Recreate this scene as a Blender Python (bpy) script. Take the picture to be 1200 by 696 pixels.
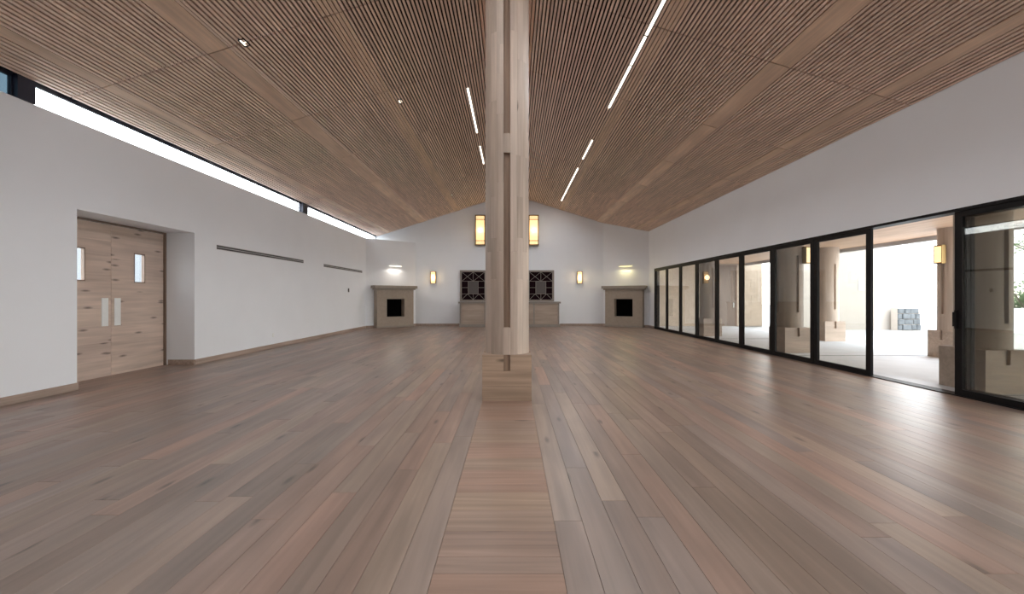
import bpy, bmesh, math, random
from mathutils import Vector, Matrix
random.seed(11)
R = math.radians
D = bpy.data
for o in list(D.objects): D.objects.remove(o)
COL = bpy.context.scene.collection
sc = bpy.context.scene

# ------------------------------------------------------------------ camera
EYE = 1.5
cam_d = D.cameras.new('camera'); cam = D.objects.new('camera', cam_d); COL.objects.link(cam)
cam.location = (0, 0, EYE); cam.rotation_euler = (R(90), 0, 0)
cam_d.sensor_width = 36; cam_d.lens = 36 * 480 / 1200; cam_d.clip_start = .05; cam_d.clip_end = 300
sc.camera = cam
# ------------------------------------------------------------------ world, sun, exposure
w = D.worlds.new('overcast_sky'); sc.world = w; w.use_nodes = True
nt = w.node_tree; nt.nodes.clear()
out = nt.nodes.new('ShaderNodeOutputWorld'); bg = nt.nodes.new('ShaderNodeBackground')
tc = nt.nodes.new('ShaderNodeTexCoord'); sep = nt.nodes.new('ShaderNodeSeparateXYZ'); rp = nt.nodes.new('ShaderNodeValToRGB')
rp.color_ramp.elements[0].position = 0.0; rp.color_ramp.elements[0].color = (1.0, 1.0, 0.98, 1)
rp.color_ramp.elements[1].position = 0.75; rp.color_ramp.elements[1].color = (0.74, 0.86, 1.0, 1)
nt.links.new(tc.outputs['Generated'], sep.inputs[0]); nt.links.new(sep.outputs['Z'], rp.inputs[0])
nt.links.new(rp.outputs[0], bg.inputs[0]); bg.inputs[1].default_value = 7.0
nt.links.new(bg.outputs[0], out.inputs[0])
sun_d = D.lights.new('sun', 'SUN'); sun_d.energy = 5.0; sun_d.angle = R(3); sun_d.color = (1, .96, .9)
sun = D.objects.new('sun', sun_d); COL.objects.link(sun); sun.location = (20, 40, 60)
sun.rotation_euler = Vector((-.14, -.38, -1)).to_track_quat('-Z', 'Y').to_euler()
sc.view_settings.view_transform = 'Standard'; sc.view_settings.look = 'None'
sc.view_settings.gamma = 1; sc.view_settings.exposure = 0.43; sc.view_settings.use_curve_mapping = False
LED_W = 12.5        # watts per metre of ceiling light strip
DOWN_W = 40.0

# ------------------------------------------------------------------ node helpers
def new_mat(name):
    m = D.materials.new(name); m.use_nodes = True
    n = m.node_tree.nodes; n.clear()
    o = n.new('ShaderNodeOutputMaterial'); b = n.new('ShaderNodeBsdfPrincipled')
    m.node_tree.links.new(b.outputs[0], o.inputs[0])
    return m, n, m.node_tree.links, b, o
def math_node(n, l, op, a, b=None):
    m = n.new('ShaderNodeMath'); m.operation = op
    for i, v in enumerate((a, b)):
        if v is None: continue
        if isinstance(v, (int, float)): m.inputs[i].default_value = v
        else: l.new(v, m.inputs[i])
    return m.outputs[0]
def plain(name, col, rough=.6, metal=0, var=.04, scale=6, bump=0):
    m, n, l, b, o = new_mat(name)
    g = n.new('ShaderNodeNewGeometry'); nz = n.new('ShaderNodeTexNoise'); nz.inputs['Scale'].default_value = scale; nz.inputs['Detail'].default_value = 4
    l.new(g.outputs['Position'], nz.inputs['Vector'])
    r = n.new('ShaderNodeValToRGB'); e = r.color_ramp.elements
    e[0].position = .3; e[1].position = .7
    e[0].color = (*[c * (1 - var) for c in col], 1); e[1].color = (*[min(1, c * (1 + var)) for c in col], 1)
    l.new(nz.outputs[0], r.inputs[0]); l.new(r.outputs[0], b.inputs['Base Color'])
    b.inputs['Roughness'].default_value = rough; b.inputs['Metallic'].default_value = metal
    if bump:
        bp = n.new('ShaderNodeBump'); bp.inputs['Strength'].default_value = bump; bp.inputs['Distance'].default_value = .01
        l.new(nz.outputs[0], bp.inputs['Height']); l.new(bp.outputs[0], b.inputs['Normal'])
    return m
def wood(name, pal, axis, rough=.5, across=16, along=.7, contrast=.22, knots=.0, knot_scale=1.0, plane='XY', spec=.35, blotch=.12):
    """pal: colours a piece may take; axis: direction of the grain."""
    m, n, l, b, o = new_mat(name)
    oi = n.new('ShaderNodeObjectInfo'); at = n.new('ShaderNodeAttribute'); at.attribute_name = 'rnd'
    wn = n.new('ShaderNodeTexWhiteNoise'); wn.noise_dimensions = '2D'
    cb = n.new('ShaderNodeCombineXYZ'); l.new(oi.outputs['Random'], cb.inputs[0]); l.new(at.outputs['Fac'], cb.inputs[1])
    l.new(cb.outputs[0], wn.inputs['Vector'])
    r = n.new('ShaderNodeValToRGB'); e = r.color_ramp.elements
    while len(e) < len(pal): e.new(.5)
    for i, c in enumerate(pal): e[i].position = i / max(1, len(pal) - 1); e[i].color = (*c, 1)
    l.new(wn.outputs['Value'], r.inputs[0])
    g = n.new('ShaderNodeNewGeometry')
    off = n.new('ShaderNodeVectorMath'); off.operation = 'MULTIPLY'; off.inputs[1].default_value = (40, 40, 40); l.new(wn.outputs['Color'], off.inputs[0])
    ad = n.new('ShaderNodeVectorMath'); ad.operation = 'ADD'; l.new(g.outputs['Position'], ad.inputs[0]); l.new(off.outputs[0], ad.inputs[1])
    def mapped(al, ac):
        mp = n.new('ShaderNodeVectorMath'); mp.operation = 'MULTIPLY'
        s = [ac] * 3; s['XYZ'.index(axis)] = al; mp.inputs[1].default_value = s
        l.new(ad.outputs[0], mp.inputs[0]); return mp.outputs[0]
    n1 = n.new('ShaderNodeTexNoise'); n1.inputs['Scale'].default_value = 1; n1.inputs['Detail'].default_value = 5; n1.inputs['Distortion'].default_value = .6
    l.new(mapped(along, across), n1.inputs['Vector'])
    n2 = n.new('ShaderNodeTexNoise'); n2.inputs['Scale'].default_value = 1; n2.inputs['Detail'].default_value = 2
    l.new(mapped(.9, 4.5), n2.inputs['Vector'])
    f1 = n.new('ShaderNodeMapRange'); f1.inputs[1].default_value = .3; f1.inputs[2].default_value = .7
    f1.inputs[3].default_value = 1 - contrast; f1.inputs[4].default_value = 1 + contrast; l.new(n1.outputs[0], f1.inputs[0])
    f2 = n.new('ShaderNodeMapRange'); f2.inputs[1].default_value = .3; f2.inputs[2].default_value = .7
    f2.inputs[3].default_value = 1 - blotch; f2.inputs[4].default_value = 1 + blotch; l.new(n2.outputs[0], f2.inputs[0])
    k = math_node(n, l, 'MULTIPLY', f1.outputs[0], f2.outputs[0])
    if knots:
        v = n.new('ShaderNodeTexVoronoi'); v.inputs['Scale'].default_value = 1; v.voronoi_dimensions = '2D'
        sv = n.new('ShaderNodeSeparateXYZ'); cv = n.new('ShaderNodeCombineXYZ'); l.new(mapped(1.6 * knot_scale, 6 * knot_scale), sv.inputs[0])
        l.new(sv.outputs['XYZ'.index(plane[0])], cv.inputs[0]); l.new(sv.outputs['XYZ'.index(plane[1])], cv.inputs[1])
        l.new(cv.outputs[0], v.inputs['Vector'])
        sx = n.new('ShaderNodeSeparateColor'); l.new(v.outputs['Color'], sx.inputs[0])
        on = math_node(n, l, 'GREATER_THAN', sx.outputs[0], 1 - knots)
        kr = n.new('ShaderNodeMapRange'); kr.inputs[1].default_value = .05; kr.inputs[2].default_value = .2
        kr.inputs[3].default_value = .62; kr.inputs[4].default_value = 0; l.new(v.outputs['Distance'], kr.inputs[0])
        kk = math_node(n, l, 'SUBTRACT', 1.0, math_node(n, l, 'MULTIPLY', on, kr.outputs[0]))
        k = math_node(n, l, 'MULTIPLY', k, kk)
    mx = n.new('ShaderNodeVectorMath'); mx.operation = 'SCALE'; l.new(r.outputs[0], mx.inputs[0]); l.new(k, mx.inputs['Scale'])
    l.new(mx.outputs[0], b.inputs['Base Color'])
    b.inputs['Roughness'].default_value = rough; b.inputs['Specular IOR Level'].default_value = spec
    bp = n.new('ShaderNodeBump'); bp.inputs['Strength'].default_value = .12; bp.inputs['Distance'].default_value = .004
    l.new(n1.outputs[0], bp.inputs['Height']); l.new(bp.outputs[0], b.inputs['Normal'])
    return m
def glass(name, tint, refl=.9):
    m, n, l, b, o = new_mat(name); n.remove(b)
    t = n.new('ShaderNodeBsdfTransparent'); t.inputs[0].default_value = (*tint, 1)
    gl = n.new('ShaderNodeBsdfGlossy'); gl.inputs['Roughness'].default_value = .01; gl.inputs[0].default_value = (refl, refl, refl, 1)
    g = n.new('ShaderNodeNewGeometry'); dt = n.new('ShaderNodeVectorMath'); dt.operation = 'DOT_PRODUCT'
    l.new(g.outputs['Normal'], dt.inputs[0]); l.new(g.outputs['Incoming'], dt.inputs[1])
    c = math_node(n, l, 'SUBTRACT', 1.0, math_node(n, l, 'ABSOLUTE', dt.outputs['Value']))       # thin pane reflectance
    fr = math_node(n, l, 'ADD', math_node(n, l, 'MULTIPLY', math_node(n, l, 'POWER', c, 5.0), .9), .04)
    t.inputs[0].default_value = (*[v ** .5 for v in tint], 1)                                     # a pane has two faces
    mx = n.new('ShaderNodeMixShader'); l.new(fr, mx.inputs[0]); l.new(t.outputs[0], mx.inputs[1]); l.new(gl.outputs[0], mx.inputs[2])
    l.new(mx.outputs[0], o.inputs[0]); return m
def glow(name, col, s):
    m, n, l, b, o = new_mat(name)
    b.inputs['Base Color'].default_value = (*col, 1); b.inputs['Emission Color'].default_value = (*col, 1); b.inputs['Emission Strength'].default_value = s
    nz = n.new('ShaderNodeTexNoise'); nz.inputs['Scale'].default_value = 4
    mr = n.new('ShaderNodeMapRange'); mr.inputs[3].default_value = s * .85; mr.inputs[4].default_value = s * 1.15
    l.new(nz.outputs[0], mr.inputs[0]); l.new(mr.outputs[0], b.inputs['Emission Strength'])
    return m

M = {}
M['plaster'] = plain('white_plaster', (.86, .885, .915), .85, var=.012, scale=1.2)
M['plaster_warm'] = plain('cream_render', (.33, .29, .245), .9, var=.03, scale=2)
floor_pal = [(0.208, 0.149, 0.115), (0.278, 0.179, 0.133), (0.235, 0.175, 0.137), (0.333, 0.205, 0.150), (0.211, 0.160, 0.133), (0.300, 0.219, 0.161), (0.235, 0.179, 0.155), (0.344, 0.243, 0.181), (0.217, 0.154, 0.115)]
M['floor'] = wood('oiled_oak_floor', floor_pal, 'Y', rough=.38, across=15, along=.6, contrast=.15, knots=.09, spec=1.0, blotch=.18)
M['floor_cross'] = wood('oiled_oak_cross_boards', [(0.311, 0.201, 0.146), (0.344, 0.221, 0.161), (0.286, 0.201, 0.154), (0.344, 0.241, 0.169)], 'X', rough=.42, across=22, along=.8, contrast=.16, knots=.08, spec=.45)
M['subfloor'] = plain('dark_subfloor', (.04, .03, .025), .9)
M['slat'] = wood('cedar_slat', [(0.784, 0.607, 0.498), (0.856, 0.662, 0.537), (0.807, 0.623, 0.514), (0.903, 0.708, 0.576)], 'Y', rough=.6, across=30, contrast=.15)
M['slat_warm_lit'] = wood('warm_lit_cedar_slat', [(0.721, 0.480, 0.348), (0.763, 0.510, 0.372), (0.700, 0.465, 0.343)], 'Y', rough=.6, across=30, contrast=.12)  # warm glow along the ridge put into the slat colour
M['ceiling_board'] = wood('cedar_ceiling_board', [(0.735, 0.550, 0.412), (0.777, 0.580, 0.427), (0.714, 0.535, 0.403), (0.798, 0.600, 0.446)], 'Y', rough=.55, across=24, contrast=.12)
M['backing'] = plain('dark_acoustic_backing', (.05, .03, .02), .95)
M['door_wood'] = wood('knotty_oak_door', [(0.557, 0.437, 0.363), (0.605, 0.480, 0.397), (0.538, 0.422, 0.358), (0.634, 0.509, 0.421)], 'Y', rough=.5, across=14, contrast=.12, knots=.3, knot_scale=1.2, plane='YZ')
M['jamb'] = wood('dark_oak_jamb', [(.20, .135, .10), (.22, .15, .11)], 'Z', rough=.5)
M['base'] = wood('oak_baseboard', [(.36, .275, .225), (.39, .30, .245)], 'Y', rough=.5)
M['stave'] = wood('column_oak', [(0.465, 0.372, 0.298), (0.521, 0.419, 0.339), (0.558, 0.451, 0.367), (0.502, 0.400, 0.321), (0.474, 0.381, 0.302), (0.577, 0.470, 0.381)], 'Z', rough=.5, across=18, contrast=.12, knots=.05, plane='XZ')
M['core'] = wood('column_core_oak', [(.27, .185, .13), (.31, .215, .15)], 'Z', rough=.55)
M['block'] = wood('base_block_oak', [(.42, .30, .215), (.46, .335, .24), (.40, .285, .205)], 'X', rough=.5, across=20, contrast=.2, knots=.1, plane='XZ')
M['joinery'] = wood('grey_oak_joinery', [(.36, .285, .225), (.39, .305, .245)], 'X', rough=.5, across=14, contrast=.1)
M['joinery_trim'] = plain('grey_oak_trim', (.27, .235, .205), .55)
M['stone'] = plain('taupe_limestone', (.36, .295, .235), .7, var=.06, scale=9)
M['mantel'] = plain('taupe_mantel_stone', (.31, .265, .22), .65, var=.06, scale=7)
M['firebox'] = plain('black_firebox', (.003, .0025, .0025), 1.0)  # even near-black
M['firebox'].node_tree.nodes['Principled BSDF'].inputs['Specular IOR Level'].default_value = 0
M['black'] = plain('black_aluminium', (.009, .008, .008), .5)
M['black'].node_tree.nodes['Principled BSDF'].inputs['Specular IOR Level'].default_value = .15
M['navy'] = plain('navy_steel', (.012, .014, .03), .4, .2)
M['glass'] = glass('tinted_door_glass', (.72, .72, .69))
M['glass_clear'] = glass('clear_glass', (.93, .96, .96))
M['glass_dark'] = glass('dark_teal_glass', (.022, .034, .042))
M['brass'] = plain('aged_brass', (.20, .13, .05), .4, .8)
M['lantern'] = glow('amber_lantern_glass', (1.0, .72, .36), .66)
M['sconce'] = glow('amber_sconce_glass', (1.0, .68, .34), 1.0)
M['bulb_white'] = glow('neutral_lamp', (1, .93, .82), 2.2)
M['bulb_yellow'] = glow('yellow_lamp', (1, .86, .42), 1.6)
M['led'] = glow('led_diffuser', (1, .9, .76), 2.2)
M['chrome'] = plain('brushed_aluminium', (.86, .88, .86), .5, .1)
M['grille'] = plain('grey_slot_grille', (.05, .05, .055), .5)
M['grille_frame'] = plain('slot_grille_frame', (.55, .55, .55), .5)
M['dark_pane'] = plain('dark_lattice_backing', (.014, .006, .008), 1.0)
M['dark_pane'].node_tree.nodes['Principled BSDF'].inputs['Specular IOR Level'].default_value = .05
M['grey_pane'] = plain('grey_lattice_square', (.10, .088, .082), .7)
M['concrete'] = plain('pale_concrete', (.52, .515, .51), .7, var=.05, scale=2)
M['paving'] = plain('pale_paving', (.36, .35, .335), .8, var=.04, scale=2)
M['joint'] = plain('dark_joint', (.22, .22, .22), .9)
M['soffit'] = wood('peach_cedar_soffit', [(.50, .33, .215), (.54, .355, .235)], 'Y', rough=.6, contrast=.06)
M['fascia'] = plain('grey_fascia', (.42, .42, .43), .5)
M['porch_wood'] = wood('shaded_porch_oak', [(.25, .20, .155), (.28, .22, .17)], 'Z', rough=.6, contrast=.1)  # inner columns: porch shade put into the wood colour
M['porch_block'] = wood('shaded_porch_block_oak', [(.32, .25, .195), (.35, .27, .21)], 'X', rough=.6, contrast=.12)  # inner blocks, darkened for the same shade
M['outer_wood'] = wood('lit_porch_oak', [(0.444, 0.359, 0.292), (0.466, 0.377, 0.307)], 'Z', rough=.6, contrast=.1)  # outer columns: same wood, daylight put into a paler colour
M['outer_block'] = wood('lit_porch_block_oak', [(0.468, 0.370, 0.296), (0.491, 0.390, 0.312)], 'X', rough=.6, contrast=.12)  # outer blocks, paler for the same daylight
M['ashlar'] = plain('beige_ashlar', (.52, .43, .34), .85, var=.07, scale=5)
M['mortar'] = plain('ashlar_mortar', (.42, .36, .30), .9)
M['porch_door'] = wood('brown_porch_door', [(.19, .145, .12), (.21, .16, .13)], 'Z', rough=.5)
M['fieldstone'] = plain('grey_fieldstone', (.085, .09, .09), .9, var=.3, scale=6, bump=.3)
M['slate'] = plain('slate_grey_render', (.15, .155, .16), .9)
M['leaf'] = plain('green_leaves', (.10, .20, .06), .6, var=.4, scale=3)
M['bark'] = plain('grey_bark', (.12, .09, .07), .9)

# ------------------------------------------------------------------ mesh helpers
class MB:
    def __init__(s): s.v = []; s.f = []; s.r = []; s.cur = 0.0
    def face(s, idx): s.f.append(idx); s.r.append(s.cur)
    def box(s, x0, x1, y0, y1, z0, z1):
        b = len(s.v)
        s.v += [(x0, y0, z0), (x1, y0, z0), (x1, y1, z0), (x0, y1, z0), (x0, y0, z1), (x1, y0, z1), (x1, y1, z1), (x0, y1, z1)]
        for q in ((0, 3, 2, 1), (4, 5, 6, 7), (0, 1, 5, 4), (1, 2, 6, 5), (2, 3, 7, 6), (3, 0, 4, 7)): s.face([b + i for i in q])
        return s
    def cham(s, x0, x1, y0, y1, z0, z1, c):
        """box whose top edges are chamfered by c"""
        b = len(s.v)
        s.v += [(x0, y0, z0), (x1, y0, z0), (x1, y1, z0), (x0, y1, z0), (x0, y0, z1 - c), (x1, y0, z1 - c), (x1, y1, z1 - c), (x0, y1, z1 - c),
                (x0 + c, y0 + c, z1), (x1 - c, y0 + c, z1), (x1 - c, y1 - c, z1), (x0 + c, y1 - c, z1)]
        for q in ((0, 3, 2, 1), (0, 1, 5, 4), (1, 2, 6, 5), (2, 3, 7, 6), (3, 0, 4, 7), (4, 5, 9, 8), (5, 6, 10, 9), (6, 7, 11, 10), (7, 4, 8, 11), (8, 9, 10, 11)): s.face([b + i for i in q])
        return s
    def prism(s, pts, a0, a1, axis='Z'):
        """extrude a polygon; axis Z: pts=(x,y); axis Y: pts=(x,z); axis X: pts=(y,z)"""
        b = len(s.v); n = len(pts)
        for a in (a0, a1):
            for p in pts:
                s.v.append((p[0], p[1], a) if axis == 'Z' else (p[0], a, p[1]) if axis == 'Y' else (a, p[0], p[1]))
        s.face([b + i for i in range(n)][::-1]); s.face([b + n + i for i in range(n)])
        for i in range(n): j = (i + 1) % n; s.face([b + i, b + j, b + n + j, b + n + i])
        return s
    def cyl(s, cx, cy, r, z0, z1, n=24, r2=None):
        r2 = r if r2 is None else r2; b = len(s.v)
        for rr, z in ((r, z0), (r2, z1)):
            for i in range(n): a = 2 * math.pi * i / n; s.v.append((cx + rr * math.cos(a), cy + rr * math.sin(a), z))
        s.face([b + i for i in range(n)][::-1]); s.face([b + n + i for i in range(n)])
        for i in range(n): j = (i + 1) % n; s.face([b + i, b + j, b + n + j, b + n + i])
        return s
    def bar(s, p, q, w, t=None):
        """square bar from p to q"""
        p, q = Vector(p), Vector(q); d = (q - p).normalized(); t = t or w
        u = d.cross(Vector((0, 1, 0)));  u = u if u.length > .01 else d.cross(Vector((1, 0, 0))); u.normalize(); v = d.cross(u)
        b = len(s.v)
        for c in (p, q):
            for i, j in ((-1, -1), (1, -1), (1, 1), (-1, 1)): s.v.append(tuple(c + u * i * w / 2 + v * j * t / 2))
        for f in ((0, 3, 2, 1), (4, 5, 6, 7), (0, 1, 5, 4), (1, 2, 6, 5), (2, 3, 7, 6), (3, 0, 4, 7)): s.face([b + i for i in f])
        return s
    def sector(s, r0, r1, a0, a1, z0, z1, n=4):
        pts = [(r1 * math.cos(a0 + (a1 - a0) * i / n), r1 * math.sin(a0 + (a1 - a0) * i / n)) for i in range(n + 1)]
        pts += [(r0 * math.cos(a1 + (a0 - a1) * i / n), r0 * math.sin(a1 + (a0 - a1) * i / n)) for i in range(n + 1)]
        return s.prism(pts, z0, z1)
    def mesh(s, name, mat, smooth=False):
        me = D.meshes.new(name); me.from_pydata(s.v, [], s.f)
        if any(s.r):
            a = me.attributes.new('rnd', 'FLOAT', 'FACE'); a.data.foreach_set('value', s.r)
        bm = bmesh.new(); bm.from_mesh(me); bmesh.ops.recalc_face_normals(bm, faces=bm.faces); bm.to_mesh(me); bm.free()
        if mat: me.materials.append(mat)
        if smooth: me.shade_smooth()
        return me
    def build(s, name, mat, parent=None, loc=(0, 0, 0), rot=(0, 0, 0), smooth=False):
        return link(name, s.mesh(name, mat, smooth), parent, loc, rot)
def link(name, me, parent=None, loc=(0, 0, 0), rot=(0, 0, 0), scale=None):
    o = D.objects.new(name, me); COL.objects.link(o); o.location = loc; o.rotation_euler = rot
    if scale: o.scale = scale
    if parent: o.parent = parent
    return o
def tag(o, label, cat, group=None, kind=None):
    o['label'] = label; o['category'] = cat
    if group: o['group'] = group
    if kind: o['kind'] = kind
    return o
def struct(o, label, cat): return tag(o, label, cat, kind='structure')
def empty(name, loc=(0, 0, 0), rz=0):
    o = D.objects.new(name, None); COL.objects.link(o); o.location = loc; o.rotation_euler = (0, 0, rz); o.empty_display_size = .1
    return o
def lamp(name, typ, loc, energy, color, parent=None, rot=(0, 0, 0), size=None, size_y=None, spot=None):
    d = D.lights.new(name, typ); d.energy = energy; d.color = color
    if typ == 'AREA': d.shape = 'RECTANGLE'; d.size = size; d.size_y = size_y
    elif typ == 'SPOT': d.spot_size = spot; d.spot_blend = .8; d.shadow_soft_size = size or .05
    else: d.shadow_soft_size = size or .05
    o = D.objects.new(name, d); COL.objects.link(o); o.location = loc; o.rotation_euler = rot
    if parent: o.parent = parent
    return o

# ------------------------------------------------------------------ room dimensions (metres, camera at the origin)
XL, XR, YB, YE = -7.03, 6.75, -4.0, 21.35
RX, RZ = -.10, 6.85
ZL, ZR = 4.65, 4.73
SL = (RZ - ZL) / (RX - XL); SR = (RZ - ZR) / (XR - RX)
AL, AR = math.atan(SL), math.atan(SR)
def ceil_z(x): return RZ - (RX - x) * SL if x < RX else RZ - (x - RX) * SR
SILL = 4.33
DY0, DY1, DZ, DX = 6.62, 9.07, 2.92, -7.68          # door recess in the left wall
GZ = 2.84                                            # top of the glazed doors
PNL = 1.46; G_END = 19.4                             # glazed door panels run from G_END towards the camera

# ------------------------------------------------------------------ floor
floor = struct(MB().box(-7.80, XR + .15, YB, YE, -.15, -.02).build('floor', M['subfloor']), 'wide plank oak floor with grey brown and pinkish boards', 'floor')
PW = .19; SX0, SX1 = -.43, .28
planks = []                                          # (x0,x1,y0,y1)
def row(x0, x1, y0, y1):
    y = y0 - random.uniform(0, 2.2)
    while y < y1:
        L = random.choice((1.8, 2.2, 2.6, 3.0, 3.4))
        a, b = max(y, y0), min(y + L, y1)
        if b - a > .05: planks.append((x0, x1, a, b))
        y += L
x = SX0
while x > XL + .02: row(max(x - PW, XL), x, YB, YE); x -= PW
x = SX1
while x < XR + .1: row(x, min(x + PW, XR + .12), YB, YE); x += PW
x = XL
while x > -7.74: row(x - PW, x, DY0, DY1); x -= PW
def seen(p):
    t = 0
    for i in range(3):
        for j in range(10):
            px = p[0] + (p[1] - p[0]) * (i + .5) / 3; py = p[2] + (p[3] - p[2]) * (j + .5) / 10
            if py > 2.05 and abs(px / py) < 1.26: t += (p[1] - p[0]) * (p[3] - p[2]) / 30 / py ** 3
    return t
planks.sort(key=seen, reverse=True)
G = .0016; plank_mesh = {}
for (x0, x1, y0, y1) in planks[:290]:
    L = y1 - y0; key = (round(L, 2), round(x1 - x0, 3))
    if key not in plank_mesh:
        plank_mesh[key] = MB().cham(-(x1 - x0) / 2 + G / 2, (x1 - x0) / 2 - G / 2, -L / 2 + G / 2, L / 2 - G / 2, -.02, 0, .0015).mesh('plank', M['floor'])
    link('plank', plank_mesh[key], floor, ((x0 + x1) / 2, (y0 + y1) / 2, 0))
rest = MB()
for (x0, x1, y0, y1) in planks[290:]:
    rest.cur = random.uniform(.01, 1); rest.cham(x0 + G / 2, x1 - G / 2, y0 + G / 2, y1 - G / 2, -.02, 0, .0015)
rest.build('far_planks', M['floor'], floor)['kind'] = 'stuff'
cross = MB().cham(SX0 + G / 2, SX1 - G / 2, G / 2, .26 - G / 2, -.02, 0, .0015).mesh('cross_plank', M['floor_cross'])
cross2 = MB().cham(SX0 + G / 2, SX1 - G / 2, G / 2, .145 - G / 2, -.02, 0, .0015).mesh('cross_plank', M['floor_cross'])
y = 1.7; k = 0
while y < 5.88:
    narrow = k % 4 == 2
    link('cross_plank', cross2 if narrow else cross, floor, (0, y, 0)); y += .145 if narrow else .26; k += 1
rest = MB()
for a, b in ((YB, 1.7), (y, YE)):
    yy = a
    while yy < b - .01:
        rest.cur = random.uniform(.01, 1); e = min(yy + .26, b); rest.cham(SX0 + G / 2, SX1 - G / 2, yy + G / 2, e - G / 2, -.02, 0, .0015); yy = e
rest.build('far_cross_planks', M['floor_cross'], floor)['kind'] = 'stuff'

# ------------------------------------------------------------------ walls
m = MB()
XO = XL - .22
m.box(XO, XL, YB - .2, DY0, -.02, SILL); m.box(XO, XL, DY1, YE + .2, -.02, SILL); m.box(XO, XL, DY0, DY1, DZ, SILL)
m.box(-7.80, XO, DY0 - .2, DY0, -.02, DZ + .2); m.box(-7.80, XO, DY1, DY1 + .2, -.02, DZ + .2); m.box(-7.80, XO, DY0, DY1, DZ, DZ + .2)
wl = struct(m.build('wall_left', M['plaster']), 'white plaster wall with a recessed wooden double door under a clerestory strip', 'wall')
m = MB()
prof = [(XO, -.02), (XR + .2, -.02), (XR + .2, ceil_z(XR) + .1), (RX, RZ + .1), (XO, ceil_z(XL) + .1)]
m.prism(prof, YE, YE + .2, 'Y')
we = struct(m.build('wall_end', M['plaster']), 'white gabled end wall behind the lattice panels and lanterns', 'wall')
FLA, FLB = (XL, 19.68), (-5.03, YE)                   # left splayed corner, only up to the sill of the clerestory
m = MB().prism([FLA, FLB, (XL, YE)], -.02, SILL)
wc1 = struct(m.build('wall_corner_left', M['plaster']), 'splayed white corner wall behind the left fireplace, ending in a ledge', 'wall')
FRA, FRB = (4.75, YE), (XR, 20.2)
m = MB()
b = [FRA, FRB, (XR, YE)]
base = len(m.v); m.v += [(p[0], p[1], -.02) for p in b] + [(p[0], p[1], ceil_z(p[0]) + .03) for p in b]
for q in ((0, 2, 1), (3, 4, 5), (0, 1, 4, 3), (1, 2, 5, 4), (2, 0, 3, 5)): m.face(list(q))
wc2 = struct(m.build('wall_corner_right', M['plaster']), 'splayed white corner wall behind the right fireplace, full height', 'wall')
m = MB()
m.box(XR, XR + .25, YB - .2, YE + .2, GZ, ZR + .2); m.box(XR, XR + .25, G_END, YE + .2, -.02, GZ)
m.box(XR, XR + .25, YB - .2, G_END - 15 * PNL, -.02, GZ)
wr = struct(m.build('wall_right', M['plaster']), 'white wall above the row of black framed glass doors', 'wall')
m = MB().prism(prof, YB - .2, YB, 'Y')
struct(m.build('wall_back', M['plaster']), 'white gabled wall behind the viewpoint', 'wall')

# baseboards
def base_run(m, p, q, h=.115, t=.022):
    p, q = Vector((*p, 0)), Vector((*q, 0)); d = (q - p).normalized(); nrm = Vector((-d.y, d.x, 0))   # to the left of p->q
    pts = [p, q, q + nrm * t, p + nrm * t]
    m.prism([(v.x, v.y) for v in pts], 0, h)
m = MB(); base_run(m, (XL, DY0), (XL, YB)); base_run(m, (XL, 19.6), (XL, DY1)); base_run(m, (XL, DY1), (-7.60, DY1))
struct(m.build('baseboard_left', M['base']), 'oak baseboard along the white left wall', 'baseboard')
m = MB(); base_run(m, (-2.75, YE), (-5.03, YE)); base_run(m, (4.75, YE), (2.5, YE)); base_run(m, FLB, FLA); base_run(m, FRB, FRA)
struct(m.build('baseboard_end', M['base']), 'oak baseboard along the gabled end wall', 'baseboard')
m = MB(); base_run(m, (XR, G_END), (XR, 20.2))
struct(m.build('baseboard_right', M['base']), 'short oak baseboard between glass doors and right corner', 'baseboard')

# ------------------------------------------------------------------ ceiling
m = MB()
T0, T1 = .06, .16
m.prism([(RX, RZ + T0), (XL - .08, ceil_z(XL) - .08 * SL + T0), (XL - .08, ceil_z(XL) - .08 * SL + T1 + .1), (RX, RZ + T1 + .1)], YB - .2, YE + .2, 'Y')
m.prism([(RX, RZ + T0), (RX, RZ + T1 + .1), (XR + .25, ceil_z(XR) + T1 + .1), (XR + .25, ceil_z(XR) + T0)], YB - .2, YE + .2, 'Y')
ceiling = struct(m.build('ceiling', M['backing']), 'pitched timber slat ceiling with flat board bands', 'ceiling')
BAY = 2.47; PITCH = .0665
def bays(off):
    ys = [YB]; y = off
    while y - BAY > YB: y -= BAY
    while y < YE: 
        if y > YB + .05: ys.append(y)
        y += BAY
    ys.append(YE); return list(zip(ys[:-1], ys[1:]))
def strip_mesh(name, wd, off, mat, depth=.05):
    m = MB()
    for (a, b) in bays(off): m.cur = random.uniform(.01, 1); m.box(-wd / 2, wd / 2, a + .012, b - .012, 0, depth)
    return m.mesh(name, mat)
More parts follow.
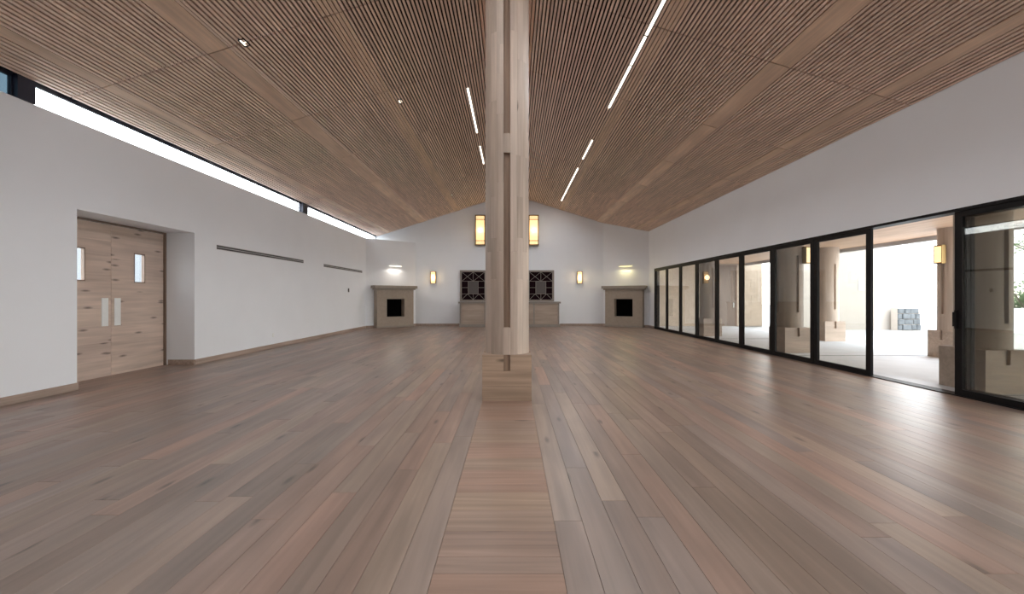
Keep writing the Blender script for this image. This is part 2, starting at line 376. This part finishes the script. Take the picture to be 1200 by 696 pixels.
for side in (-1, 1):
    off = 6.5 if side < 0 else 6.92; ang = -AL if side < 0 else AR; cs = math.cos(AL if side < 0 else AR)
    sm = strip_mesh('slat', .038, off, M['slat']); sw = strip_mesh('slat', .047, off, M['slat_warm_lit']); sn = strip_mesh('slat', .053, off, M['ceiling_board'])
    bands = [(4.5, 4.82), (6.34, 6.5)] if side < 0 else [(4.36, 4.70), (6.11, 6.30)]   # distances from the camera axis
    soft = (2.68, 3.0) if side < 0 else (2.42, 2.72)
    led = 1.07 if side < 0 else 2.355
    end = abs(XL if side < 0 else XR)
    for b0, b1 in bands:
        wd = (b1 - b0) / cs; bm_ = strip_mesh('board', wd, off, M['ceiling_board'], .05); xx = side * (b0 + b1) / 2
        link('board', bm_, ceiling, (xx, 0, ceil_z(xx)), (0, ang, 0))
    u = led - PITCH * cs * math.floor((led - (.02 if side > 0 else .17)) / (PITCH * cs)); last = u
    while u < end - .02:
        xx = side * u
        hit = [bb for bb in bands if bb[0] - .03 < u < bb[1] + .03]
        if hit:
            if hit[0][0] - last > .062: xs = side * (hit[0][0] - .026); link('slat', sm, ceiling, (xs, 0, ceil_z(xs)), (0, ang, 0))
            u = hit[0][1] + .034; last = u; continue
        last = u
        if abs(u - led) > .01:
            me = sw if abs(xx - RX) < .5 else sn if soft[0] < u < soft[1] else sm
            link('slat', me, ceiling, (xx, 0, ceil_z(xx)), (0, ang, 0))
        u += PITCH * cs
    free = [(5.0, 9.9), (12.65, 13.7), (15.6, YE)] if side < 0 else [(10.0, 12.0), (13.7, 14.6), (19.6, YE)]
    m = MB()
    for a, b in free: m.cur = random.uniform(.01, 1); m.box(-.019, .019, a + .012, b - .012, 0, .05)
    xx = side * led; link('slat', m.mesh('slat', M['slat']), ceiling, (xx, 0, ceil_z(xx)), (0, ang, 0))
m = MB().box(-.05, .05, YB, YE, -.01, .03)
link('ridge_board', m.mesh('ridge_board', M['slat_warm_lit']), ceiling, (RX, 0, RZ - .015))

# linear ceiling lights
def led_run(x, y0, y1, label):
    ang = -AL if x < RX else AR
    r = empty('linear_light', (x, (y0 + y1) / 2, ceil_z(x))); r.rotation_euler = (0, ang, 0)
    tag(r, label, 'ceiling light', 'linear lights set between the ceiling slats')
    h = (y1 - y0) / 2
    MB().box(-.034, -.028, -h, h, 0, .05).box(.028, .034, -h, h, 0, .05).box(-.034, .034, -h, h, .045, .05).build('housing', M['black'], r)
    n = max(1, round((y1 - y0) / .95)); st = (y1 - y0) / n
    dm = MB().box(-.026, .026, -st / 2 + .03, st / 2 - .03, .012, .03).mesh('diffuser', M['led'])
    for i in range(n):
        link('diffuser', dm, r, (0, -h + st * (i + .5), 0))
        lamp('linear_lamp', 'AREA', (0, -h + st * (i + .5), .008), LED_W * st, (.95, .96, 1.0), r, size=.036, size_y=st - .07)
led_run(-1.07, 9.9, 12.65, 'linear light left of the column, the longer and nearer of the two')
led_run(-1.07, 13.7, 15.6, 'short linear light left of the column, farther toward the end wall')
led_run(2.355, -2.0, 10.0, 'longest linear light, right of the column and running overhead')
led_run(2.355, 12.0, 13.7, 'short middle linear light right of the column')
led_run(-1.07, -3.6, 5.0, 'added unseen linear light left of the column axis, overhead behind the viewpoint')  # added out of view to brighten the foreground and the left side
led_run(2.355, 14.6, 19.6, 'linear light right of the column, ending at the gable wall')
def downlight(x, y, label):
    ang = -AL if x < RX else AR
    r = empty('downlight', (x, y, ceil_z(x))); r.rotation_euler = (0, ang, 0); tag(r, label, 'ceiling light', 'recessed spots in the slat ceiling')
    MB().box(-.05, -.035, -.09, .09, -.004, .03).box(.035, .05, -.09, .09, -.004, .03).box(-.035, .035, -.09, -.075, -.004, .03).box(-.035, .035, .075, .09, -.004, .03).build('trim_ring', M['black'], r)
    MB().box(-.034, .034, -.074, .074, .006, .02).build('lens', M['led'], r)
    lamp('spot_lamp', 'SPOT', (0, 0, -.02), DOWN_W, (.95, .96, 1.0), r, rot=(0, -ang, 0), size=.08, spot=R(150))
downlight(-4.25, 6.5, 'small recessed spot beside the wide board band at upper left')
downlight(-2.60, 9.55, 'small recessed spot beside the slatted band left of the column')
downlight(-2.66, 18.2, 'small recessed spot close to the end gable, left of the column')

# ------------------------------------------------------------------ clerestory
def clerestory(i, y0, y1, mat, label):
    r = empty('window_%d' % i, (XL - .06, (y0 + y1) / 2, SILL)); struct(r, label, 'window'); h = (y1 - y0) / 2; H = ZL - SILL
    MB().box(-.02, .02, -h, h, H - .028, H + .10).box(-.02, .02, -h, h, 0, .012).box(-.02, .02, -h, -h + .02, 0, H).box(-.02, .02, h - .02, h, 0, H).build('window_frame', M['navy'], r)
    MB().box(-.006, .006, -h + .02, h - .02, .012, H - .028).build('pane', mat, r)
clerestory(1, YB, 5.80, M['glass_dark'], 'dark tinted clerestory window at the near end of left wall')
clerestory(2, 6.02, 13.72, M['glass_clear'], 'long bright clerestory strip window above the wooden door')
clerestory(3, 14.06, YE, M['glass_clear'], 'bright clerestory strip window nearest the end wall')
for i, (a, b_) in enumerate(((5.80, 6.02), (13.72, 14.06))):
    struct(MB().box(XL - .12, XL + .03, a, b_, SILL, ZL + .02).build('trim_%d' % (i + 1), M['navy']),
           ('dark post between clerestory windows at the near upper left', 'dark post between clerestory windows farther along left wall')[i], 'post')

# ------------------------------------------------------------------ timber double door
FY0, FY1 = DY0 + .0, DY1 - .0
m = MB().box(DX - .07, DX + .03, FY0, FY0 + .05, 0, DZ - .005).box(DX - .07, DX + .03, FY1 - .05, FY1, 0, DZ - .005).box(DX - .07, DX + .03, FY0 + .05, FY1 - .05, DZ - .035, DZ - .005)
struct(m.build('trim_3', M['jamb']), 'dark oak door frame set in the left wall recess', 'door frame')
LW = (FY1 - FY0 - .10 - .012) / 2
def leaf(i, y0, flip, label):
    r = empty('door_%d' % i, (DX, y0 + LW / 2, 0)); struct(r, label, 'door')
    h = LW / 2; n = 9; H = DZ - .045; bh = H / n
    wy0, wy1 = (h - .67 - .05, h - .42 - .05) if flip else (-h + .42 + .05, -h + .67 + .05)   # vision window
    wz0, wz1 = 1.79, 2.39
    for k in range(n):
        z0, z1 = .001 + k * bh, .001 + (k + 1) * bh; b = MB(); dx = random.uniform(0, .002)
        a0, a1 = max(z0, wz0), min(z1, wz1)
        if a1 > a0:
            b.box(-.055, dx, -h, wy0, z0, z1); b.box(-.055, dx, wy1, h, z0, z1)
            if a0 > z0: b.box(-.055, dx, wy0, wy1, z0, a0)
            if z1 > a1: b.box(-.055, dx, wy0, wy1, a1, z1)
        else: b.box(-.055, dx, -h, h, z0, z1)
        b.build('board', M['door_wood'], r)
    t = .018
    MB().box(-.058, .004, wy0, wy0 + t, wz0, wz1).box(-.058, .004, wy1 - t, wy1, wz0, wz1).box(-.058, .004, wy0 + t, wy1 - t, wz0, wz0 + t).box(-.058, .004, wy0 + t, wy1 - t, wz1 - t, wz1).build('window_frame', M['jamb'], r)
    MB().box(-.05, -.042, wy0 + t, wy1 - t, wz0 + t, wz1 - t).build('window_pane', M['glass_clear'], r)
    py = (h - .18, h - .055) if flip else (-h + .055, -h + .18)
    p = MB().cham(py[0], py[1], .95, 1.48, 0, .010, .002).build('push_plate', M['chrome'], r)
    p.data.transform(Matrix(((0, 0, 1, .002), (1, 0, 0, 0), (0, 1, 0, 0), (0, 0, 0, 1))))
leaf(1, FY0 + .05, True, 'near leaf of the knotty oak double door, partly hidden by the recess')
leaf(2, FY0 + .05 + LW + .012, False, 'far leaf of the knotty oak double door with narrow window fully visible')

# slot diffusers and small fittings on the left wall
def slot(y0, y1, z, label):
    r = empty('slot_diffuser', (XL, (y0 + y1) / 2, z)); tag(r, label, 'air vent', 'slot diffusers on the left wall'); h = (y1 - y0) / 2
    MB().box(0, .006, -h, h, -.052, .052).build('backing', M['grille'], r)
    MB().box(.006, .012, -h, h, -.055, -.045).box(.006, .012, -h, h, -.006, .006).box(.006, .012, -h, h, .045, .055).build('blade', M['grille_frame'], r)
slot(9.75, 13.8, 2.69, 'long dark slot diffuser on left wall, nearer the wooden door')
slot(15.3, 19.2, 2.68, 'dark slot diffuser on left wall, nearer the fireplace corner')
r = empty('thermostat', (XL, 17.6, 1.79)); tag(r, 'tiny dark thermostat on left wall below the far slot diffuser', 'thermostat')
MB().box(0, .02, -.05, .05, -.08, .08).build('case', M['grille'], r); MB().box(.02, .023, -.03, .03, 0, .05).build('display', M['black'], r)
r = empty('power_outlet', (XL, 12.05, .38)); tag(r, 'small white outlet plate low on the left wall', 'outlet')
MB().box(0, .008, -.04, .04, -.06, .06).build('cover_plate', M['chrome'], r); MB().box(.008, .010, -.015, .015, .01, .035).box(.008, .010, -.015, .015, -.035, -.01).build('socket', M['plaster'], r)

# ------------------------------------------------------------------ the round timber column on its square block
def block_profile(w, nw, nd):
    h, a = w / 2, nw / 2
    return [(-h, -h), (-a, -h), (-a, -h + nd), (a, -h + nd), (a, -h), (h, -h), (h, -a), (h - nd, -a), (h - nd, a), (h, a), (h, h), (a, h), (a, h - nd), (-a, h - nd), (-a, h), (-h, h), (-h, a), (-h + nd, a), (-h + nd, -a), (-h, -a)]
BW, BH = .71, .664
col = empty('timber_column', (-.074, 5.90 + BW / 2, 0)); tag(col, 'round pale timber column on a square block in the middle of the floor', 'column', kind='thing')
h = BW / 2
MB().box(-h, h, -h, h, 0, .215).build('base_timber', M['block'], col)
MB().box(-h, h, -h, h, .217, .43).build('base_timber', M['block'], col)
MB().prism(block_profile(BW, .095, .045), .432, BH).build('base_timber', M['block'], col)
MB().box(-.046, .046, -h + .04, h - .04, .43, BH - .002).box(-h + .04, h - .04, -.046, .046, .43, BH - .002).build('block_key', M['core'], col)
CR = .332; TOP = RZ - .02; SLOT = R(17.4)
MB().cyl(0, 0, CR - .05, BH, TOP, 32).build('core', M['core'], col, smooth=False)
st_mesh = {}
def stave(a0, a1, z0, z1, name='stave', mat='stave'):
    key = (round(a1 - a0, 4), round(z1 - z0, 3), mat)
    if key not in st_mesh: st_mesh[key] = MB().sector(CR - .058, CR, .0012 / CR, a1 - a0 - .0012 / CR, 0, z1 - z0 - .0015, 6).mesh(name, M[mat])
    link(name, st_mesh[key], col, (0, 0, z0), (0, 0, a0))
NS = 4
for q in range(4):
    c = R(-90) + q * R(90); s0 = c + SLOT / 2; wdt = (R(90) - SLOT) / NS
    for k in range(NS):
        z = BH; first = True
        while z < TOP - .01:
            L = random.choice((.6, 1.0, 1.4, 1.8, 2.2)) if not first else random.choice((.7, 1.1, 1.5)); first = False
            z1 = min(z + L, TOP)
            if TOP - z1 < .35: z1 = TOP
            stave(s0 + k * wdt, s0 + (k + 1) * wdt, z, z1); z = z1
    stave(c - SLOT / 2, c + SLOT / 2, BH, 1.06, 'slot_plug'); stave(c - SLOT / 2, c + SLOT / 2, 3.59, 3.87, 'slot_plug')

# ------------------------------------------------------------------ fireplaces on the splayed corners
def fireplace(cx, cy, rz, label, wd=1.92):
    r = empty('fireplace', (cx, cy, 0), rz); tag(r, label, 'fireplace', kind='thing')
    h = wd / 2; ow = .47; z0, z1, H, dp = .50, 1.42, 1.86, .38      # local: front at y=0 facing -y
    m = MB().box(-h, -ow, 0, dp, 0, H).box(ow, h, 0, dp, 0, H).box(-ow, ow, 0, dp, 0, z0).box(-ow, ow, 0, dp, z1, H)
    m.build('surround', M['stone'], r)
    MB().box(-h - .16, h + .16, -.12, dp, H + .07, H + .20).box(-h - .08, h + .08, -.06, dp, H, H + .07).build('mantel', M['mantel'], r)
    MB().box(-ow, -ow + .02, .02, .34, z0, z1).box(ow - .02, ow, .02, .34, z0, z1).box(-ow + .02, ow - .02, .02, .34, z0, z0 + .02).box(-ow + .02, ow - .02, .02, .34, z1 - .02, z1).build('reveal', M['stone'], r)
    MB().box(-ow, ow, .345, .375, z0, z1).build('firebox', M['firebox'], r)
    MB().box(-h - .015, h + .015, -.015, dp, 0, .09).build('plinth', M['mantel'], r)
    return r
aL = math.atan2(FLB[1] - FLA[1], FLB[0] - FLA[0]); aR = math.atan2(FRB[1] - FRA[1], FRB[0] - FRA[0])
def on_facet(A, B, t, out):
    a = math.atan2(B[1] - A[1], B[0] - A[0]); nx, ny = math.sin(a), -math.cos(a)
    return A[0] + (B[0] - A[0]) * t + nx * out, A[1] + (B[1] - A[1]) * t + ny * out
p = on_facet(FLA, FLB, .52, .385); fireplace(p[0], p[1], aL, 'taupe stone fireplace with mantel in the left corner', 1.9)
p = on_facet(FRA, FRB, .50, .385); fireplace(p[0], p[1], aR, 'taupe stone fireplace with mantel in the right corner beside glass doors', 1.86)
def picture_light(A, B, t, rz, mat, colr, label, pw):
    p = on_facet(A, B, t, 0); r = empty('picture_light', (p[0], p[1], 3.02), rz); tag(r, label, 'wall light', 'picture lights above the fireplaces')
    MB().box(-.10, .10, -.03, -.001, -.05, .06).build('wall_plate', M['chrome'], r)
    MB().bar((0, -.03, 0), (0, -.17, .05), .03).build('arm', M['chrome'], r)
    MB().box(-.33, .33, -.21, -.13, .035, .075).build('shade', M['chrome'], r)
    MB().box(-.30, .30, -.20, -.14, .012, .034).build('lamp_tube', mat, r)
    lamp('picture_lamp', 'AREA', (0, -.16, -.01), pw, colr, r, rot=(R(-30), 0, 0), size=.6, size_y=.06)
picture_light(FLA, FLB, .55, aL, M['bulb_white'], (1, .9, .78), 'slim wall light glowing white above the left fireplace', 6)
picture_light(FRA, FRB, .52, aR, M['bulb_yellow'], (1, .85, .42), 'slim wall light glowing yellow above the right fireplace', 5.5)

# ------------------------------------------------------------------ lanterns, sconces, lattice panels, sideboard on the end wall
def lantern(x, z0, z1, wd, label, name, group, dp, mat, e):
    r = empty(name, (x, YE, z0)); tag(r, label, 'wall lantern', group); h = wd / 2; H = z1 - z0; t = wd * .09
    MB().box(-h, h, -.03, -.001, 0, H).build('back_plate', M['brass'], r)
    f = MB()
    for sx in (-1, 1):
        for yy in (-dp, -.03 - t): f.box(min(sx * h, sx * (h - t)), max(sx * h, sx * (h - t)), yy, yy + t, 0, H)
    for zz in (0, H - t): f.box(-h, h, -dp, -.03, zz, zz + t)
    for zz in (H * .14, H * .84):
        f.box(-h + t, h - t, -dp, -dp + t * .6, zz, zz + t * .6)
        for sx in (-1, 1): f.box(sx * (h - t * .4) - t * .3, sx * (h - t * .4) + t * .3, -dp + t, -.03 - t, zz, zz + t * .6)
    f.build('frame', M['brass'], r)
    MB().box(-h + t, h - t, -dp + t * .7, -.04, t, H - t).build('shade', mat, r)
    lamp('lantern_lamp', 'POINT', (0, -dp - .1, H / 2), e, (1, .72, .38), r, size=.12)
lantern(-1.64, 4.17, 5.73, .52, 'tall amber lantern high on the end wall, left of the column', 'wall_lantern', 'tall amber lanterns', .26, M['lantern'], 7)
lantern(1.12, 4.17, 5.73, .52, 'tall amber lantern high on the end wall, right of the column', 'wall_lantern', 'tall amber lanterns', .26, M['lantern'], 7)
lantern(-4.09, 2.2, 2.82, .27, 'small amber sconce between left fireplace and lattice panel', 'wall_sconce', 'small amber sconces', .13, M['sconce'], 5)
lantern(3.51, 2.2, 2.82, .27, 'small amber sconce between right fireplace and lattice panel', 'wall_sconce', 'small amber sconces', .13, M['sconce'], 5)
def lattice(xc, label):
    r = empty('lattice_panel', (xc, YE, 1.27)); tag(r, label, 'lattice panel', 'lattice panels on the end wall'); wd, H = 1.37, 1.62; h = wd / 2; t = .09
    MB().box(-h, -h + t, -.09, -.001, 0, H).box(h - t, h, -.09, -.001, 0, H).box(-h + t, h - t, -.09, -.001, 0, t).box(-h + t, h - t, -.09, -.001, H - t, H).build('frame', M['joinery_trim'], r)
    MB().box(-h + t, h - t, -.02, -.002, t, H - t).build('backing', M['dark_pane'], r)
    a, b = -h + t, h - t; z0, z1 = t, H - t; q = (z1 - z0) / 3; b3 = (b - a) / 4; bw = .018; Y = -.05
    def bars(*seg):
        m = MB()
        for s in seg: m.bar((s[0], Y, s[1]), (s[2], Y, s[3]), bw, .03)
        m.build('lattice_bar', M['joinery_trim'], r)
    zt = z1 - q; mid = 0; zb = z0 + q * .62
    for s in ((a, zt, b, zt), (a, zb, b, zb), (mid, zt, mid, z1), (mid, z0, mid, zb), (a + b3 * 1.12, zb, a + b3 * 1.12, zt), (b - b3 * 1.12, zb, b - b3 * 1.12, zt), (a, (zt + zb) / 2, a + b3 * 1.12, (zt + zb) / 2), (b - b3 * 1.12, (zt + zb) / 2, b, (zt + zb) / 2)): bars(s)
    for (u, v) in ((a, mid), (mid, b)):
        bars((u, zt, v, z1)); bars((u, z1, v, zt)); bars((u, z0 - .0, (u + v) / 2, zb)); bars(((u + v) / 2, zb, v, z0))
    MB().box(a + b3 * 1.12, b - b3 * 1.12, -.055, -.045, zb, zt).build('centre_square', M['grey_pane'], r)
lattice(-2.02, 'wooden lattice panel above the sideboard, left of the column')
lattice(1.50, 'wooden lattice panel above the sideboard, right of the column')
sb = empty('sideboard', (-.125, YE - .02, 0)); tag(sb, 'long low grey oak sideboard against the end wall under lattice panels', 'sideboard')
h = 2.52; dp = .95
MB().box(-h + .04, h - .04, -dp + .03, 0, .14, 1.18).build('body', M['joinery'], sb)
MB().box(-h + .0, h - .0, -dp, 0, 0, .14).build('plinth', M['joinery_trim'], sb)
MB().box(-h - .03, h + .03, -dp - .04, 0, 1.18, 1.26).build('top', M['joinery_trim'], sb)
dmesh = MB().box(-.55, .55, -.022, 0, .18, 1.14).mesh('door', M['joinery']); sm_ = MB().box(-.035, .035, -.03, 0, .14, 1.18).mesh('stile', M['joinery_trim'])
for i in range(4):
    d_ = link('door', dmesh, sb, (-h + .69 + i * 1.22, -dp + .03, 0))
    MB().cyl(0, 0, .014, 0, .03, 10).build('knob', M['brass'], d_, (.48 if i % 2 == 0 else -.48, -.022, .75), (R(90), 0, 0))
for i in range(5): link('stile', sm_, sb, (-h + .08 + i * 1.22 if i < 4 else h - .08, -dp + .03, 0))

# ------------------------------------------------------------------ black framed sliding glass doors
struct(MB().box(XR - .01, XR + .22, G_END - 15 * PNL, G_END, GZ - .045, GZ).build('trim_4', M['black']), 'black header track above the glass doors', 'door track')
struct(MB().box(XR - .01, XR + .22, G_END - 15 * PNL, G_END, -.02, .012).build('trim_5', M['black']), 'black floor track under the glass doors', 'door track')
struct(MB().box(XR - .01, XR + .22, G_END - .06, G_END, .012, GZ - .045).build('trim_6', M['black']), 'black end jamb of the glass doors by right fireplace', 'door jamb')
def panel_children(r, x, handle=False):
    h = PNL / 2 - .003; s = .105; z0, z1 = .013, GZ - .046
    for sy in (-1, 1): MB().box(x, x + .05, min(sy * h, sy * (h - s)), max(sy * h, sy * (h - s)), z0, z1).build('stile', M['black'], r)
    MB().box(x, x + .05, -h + s, h - s, z1 - .085, z1).build('top_rail', M['black'], r)
    MB().box(x, x + .05, -h + s, h - s, z0, z0 + .095).build('bottom_rail', M['black'], r)
    MB().box(x + .021, x + .029, -h + s, h - s, z0 + .095, z1 - .085).build('pane', M['glass'], r)
    if handle: MB().box(x - .03, x, h - .05, h - .02, 1.02, 1.30).box(x + .0, x + .05, h, h + .035, 1.05, 1.27).build('handle', M['black'], r)
names = ['at the far end by the right fireplace', 'second from the far end', 'third from the far end', 'fourth from the far end, column base behind', 'fifth from the far end, porch door behind', 'sixth from the far end, beige block wall behind', 'in front of the second nearest porch column', 'left of the open gap', None, 'right of the open gap, dark and stacked']
n = 3; 
for i in range(15):
    yc = G_END - .03 - PNL * (i + .5) if i == 0 else G_END - PNL * (i + .5)
    if i in (8, 10): continue            # both open: their leaves are parked behind panel 9
    r = empty('door_%d' % n, (XR, yc, 0)); n += 1
    lab = 'black framed glass sliding door ' + names[i] if i < 10 else 'black framed glass sliding door beside the viewpoint, number %d' % (i - 9)
    struct(r, lab, 'glass door'); panel_children(r, .01 if i % 2 == 0 else .012, i == 9)
for k in (1, 2):
    r = empty('door_%d' % n, (XR, G_END - PNL * 9.5 - .0, 0)); n += 1
    struct(r, ('slid-open glass door parked directly behind the dark panel', 'slid-open glass door parked outermost behind the dark panel')[k - 1], 'glass door'); panel_children(r, .012 + .07 * k)

# ------------------------------------------------------------------ porch and yard
struct(MB().box(XR + .25, 11.55, YB - 3, 21.3, -.2, -.015).build('porch_floor', M['concrete']), 'pale concrete porch floor outside the glass doors', 'porch floor')
jm = MB()
for yy in (2.0, 6.3, 10.6, 14.9, 19.2): jm.box(XR + .3, 11.5, yy - .03, yy + .03, -.016, -.012)
struct(jm.build('trim_7', M['joint']), 'dark joints across the concrete porch floor', 'floor joint')
struct(MB().box(XR + .22, XR + .62, YB, 19.4, -.016, -.008).build('trim_8', M['fascia']), 'grey stone threshold strip outside the glass doors', 'threshold')
struct(MB().box(-60, 80, -40, 90, -.5, -.22).box(11.55, 34, -12, 40, -.22, -.03).build('ground', M['paving']), 'bright pale paved yard beyond the porch', 'ground')
pc = struct(MB().box(XR + .25, 12.0, YB - 3, 21.3, 3.22, 3.4).build('porch_ceiling', M['soffit']), 'peach timber soffit over the porch', 'ceiling')
struct(MB().box(11.86, 12.06, YB - 3, 21.3, 3.10, 3.45).build('trim_9', M['fascia']), 'grey fascia beam at the porch roof edge', 'beam')
pw = struct(MB().box(XR + .25, 13.0, 21.3, 21.5, -.2, 3.4).build('porch_wall', M['mortar']), 'beige stone block wall closing the far end of porch', 'wall')
bm1 = MB().box(-.60, .60, -.03, 0, 0, .392).mesh('stone_block', M['ashlar'])
for rr in range(8):
    x = XR + .26 - (.6 if rr % 2 else 0)
    while x < 13.0:
        a, b = max(x, XR + .26), min(x + 1.2, 13.0)
        for (p, q) in ((a, min(b, 10.70)), (max(a, 11.68), b)):
            if q - p > .08:
                o = link('stone_block', bm1, pw, ((p + q) / 2, 21.3, rr * .4), (0, 0, 0), ((q - p - .012) / 1.2, random.uniform(.85, 1.1), 1))
        x += 1.2
pd = empty('door_20', (11.19, 21.3, 0)); struct(pd, 'tall plain brown door in the beige porch wall', 'door')
MB().box(-.42, .42, -.02, -.001, .01, 3.08).build('leaf', M['porch_door'], pd)
MB().box(-.48, -.42, -.045, -.001, 0, 3.14).box(.42, .48, -.045, -.001, 0, 3.14).box(-.42, .42, -.045, -.001, 3.08, 3.14).build('frame', M['jamb'], pd)
MB().box(.30, .33, -.06, -.02, .95, 1.2).build('handle', M['chrome'], pd)

def porch_column(x, y, label, wd='porch_wood', bl='porch_block'):
    r = empty('porch_column', (x, y, 0)); tag(r, label, 'column', 'round timber columns on the porch', 'thing')
    h = .35
    MB().box(-h, h, -h, h, -.015, .43).prism(block_profile(.70, .085, .05), .43, BH).build('base_block', M[bl], r)
    s = MB(); z0, z1, T = 1.08, 2.63, 3.22; N = 40
    s.cyl(0, 0, .28, BH, T, 32)
    for q in range(4):
        c = R(-90) + q * R(90); s.sector(.27, .33, c + R(7), c + R(83), z0, z1, 10)
    s.sector(.27, .33, 0, R(359.9), BH, z0, N); s.sector(.27, .33, 0, R(359.9), z1, T, N)
    s.build('shaft', M[wd], r)
    return r
porch_column(7.75, 6.75, 'round porch column nearest, darkened for shade, seen through the stacked glass door')
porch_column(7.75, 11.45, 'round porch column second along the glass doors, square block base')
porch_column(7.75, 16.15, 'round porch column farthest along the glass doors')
porch_column(11.05, 14.35, 'round outer porch column seen through the door left of gap', 'outer_wood', 'outer_block')
pcol = porch_column(11.05, 10.2, 'round outer porch column with amber sconce seen through the open gap', 'outer_wood', 'outer_block')
porch_column(11.05, 5.6, 'outer porch column behind the dark stacked glass, near right edge', 'outer_wood', 'outer_block')
def porch_sconce(x, y, z, rz, label):
    r = empty('porch_sconce', (x, y, z), rz); tag(r, label, 'wall lantern', 'amber sconces on the porch')
    MB().box(-.09, .09, -.02, -.001, 0, .42).build('back_plate', M['brass'], r)
    MB().box(-.10, .10, -.12, -.02, -.02, .01).box(-.10, .10, -.12, -.02, .41, .44).box(-.10, -.085, -.12, -.02, .01, .41).box(.085, .10, -.12, -.02, .01, .41).build('frame', M['brass'], r)
    MB().box(-.084, .084, -.115, -.022, .012, .408).build('shade', M['sconce'], r)
porch_sconce(11.05 - .334, 10.2, 2.35, R(-90), 'amber sconce on the outer porch column in the open gap')
porch_sconce(7.95, 11.45 - .31, 2.42, R(20), 'amber sconce on second porch column beside glass doors')
porch_sconce(10.50, 21.27, 2.55, 0, 'amber sconce on beige wall beside the porch door')

ww = tag(MB().box(13.0, 17.9, 19.0, 19.4, -.2, 7.5).build('wing_wall', M['plaster_warm']), 'sunlit cream rendered wall standing beyond the porch', 'wall', kind='structure')
r = empty('wall_vent', (16.2, 19.0, 1.8)); tag(r, 'small grey louvre vent on the sunlit cream wall', 'air vent')
MB().box(-.14, .14, -.03, 0, 0, .5).build('frame', M['fascia'], r)
for k in range(5): MB().box(-.11, .11, -.045, -.03, .05 + k * .09, .09 + k * .09).build('louvre', M['grille_frame'], r)
sw_ = tag(MB().box(17.4, 18.45, 18.5, 18.8, -.2, .99).build('stone_garden_wall', M['mortar']), 'low grey fieldstone wall at the edge of the yard', 'garden wall', kind='thing')
for rr in range(4):
    x = 17.4
    while x < 18.4:
        L = min(random.uniform(.2, .42), 18.45 - x); 
        if L > .1: MB().cham(-L / 2 + .008, L / 2 - .008, .008, .242, 0, random.uniform(.03, .07), .02).build('stone', M['fieldstone'], sw_, (x + L / 2, 18.5, rr * .25), (R(90), 0, 0))
        x += L
tag(MB().box(18.45, 34, 17.2, 17.5, -.2, .95).box(18.45, 34, 17.15, 17.55, .95, 1.02).build('white_garden_wall', M['plaster']), 'low white rendered garden wall beyond the sunny yard', 'garden wall', kind='thing')
tag(MB().box(-14.4, -14, 13.4, 24, -.2, 5).build('neighbouring_wall', M['slate']), 'pale outside wall glimpsed through the far door window', 'wall', kind='structure')
def tree(name, x, y, h0, h1, rad, nl, label, sx=1):
    r = empty(name, (x, y, -.22)); tag(r, label, 'tree')
    t = MB().cyl(0, 0, .11, 0, h0 + .5, 10, .06)
    for k in range(7):
        a = k * 2.4; t.bar((0, 0, h0 + .1 * k * .5), (math.cos(a) * rad * .7, math.sin(a) * rad * .7, h0 + (h1 - h0) * random.uniform(.3, .8)), .05)
    t.build('trunk', M['bark'], r)
    m = MB(); clumps = [(Vector((random.gauss(0, .45) * rad, random.gauss(0, .45) * rad, random.uniform(h0, h1)))) for _ in range(26)]
    for _ in range(nl):
        c = random.choice(clumps); p = c + Vector((random.gauss(0, 1), random.gauss(0, 1), random.gauss(0, .7))) * rad * .17
        d = Vector((random.gauss(0, 1), random.gauss(0, 1), random.gauss(0, 1))).normalized(); e = d.orthogonal().normalized(); s = random.uniform(.05, .1)
        b = len(m.v); m.v += [tuple(p - d * s), tuple(p + e * s * .5), tuple(p + d * s), tuple(p - e * s * .5)]; m.cur = random.uniform(.01, 1); m.face([b, b + 1, b + 2, b + 3])
    f = m.build('foliage', M['leaf'], r); f['kind'] = 'stuff'
tree('garden_shrub', 25.0, 19.75, .5, 2.6, 1.4, 3500, 'rounded green shrub behind the white garden wall at right edge')
tree('garden_tree', 31.9, 24.6, 4.0, 5.8, 2.0, 1300, 'loose leafy tree above the garden wall at right edge')
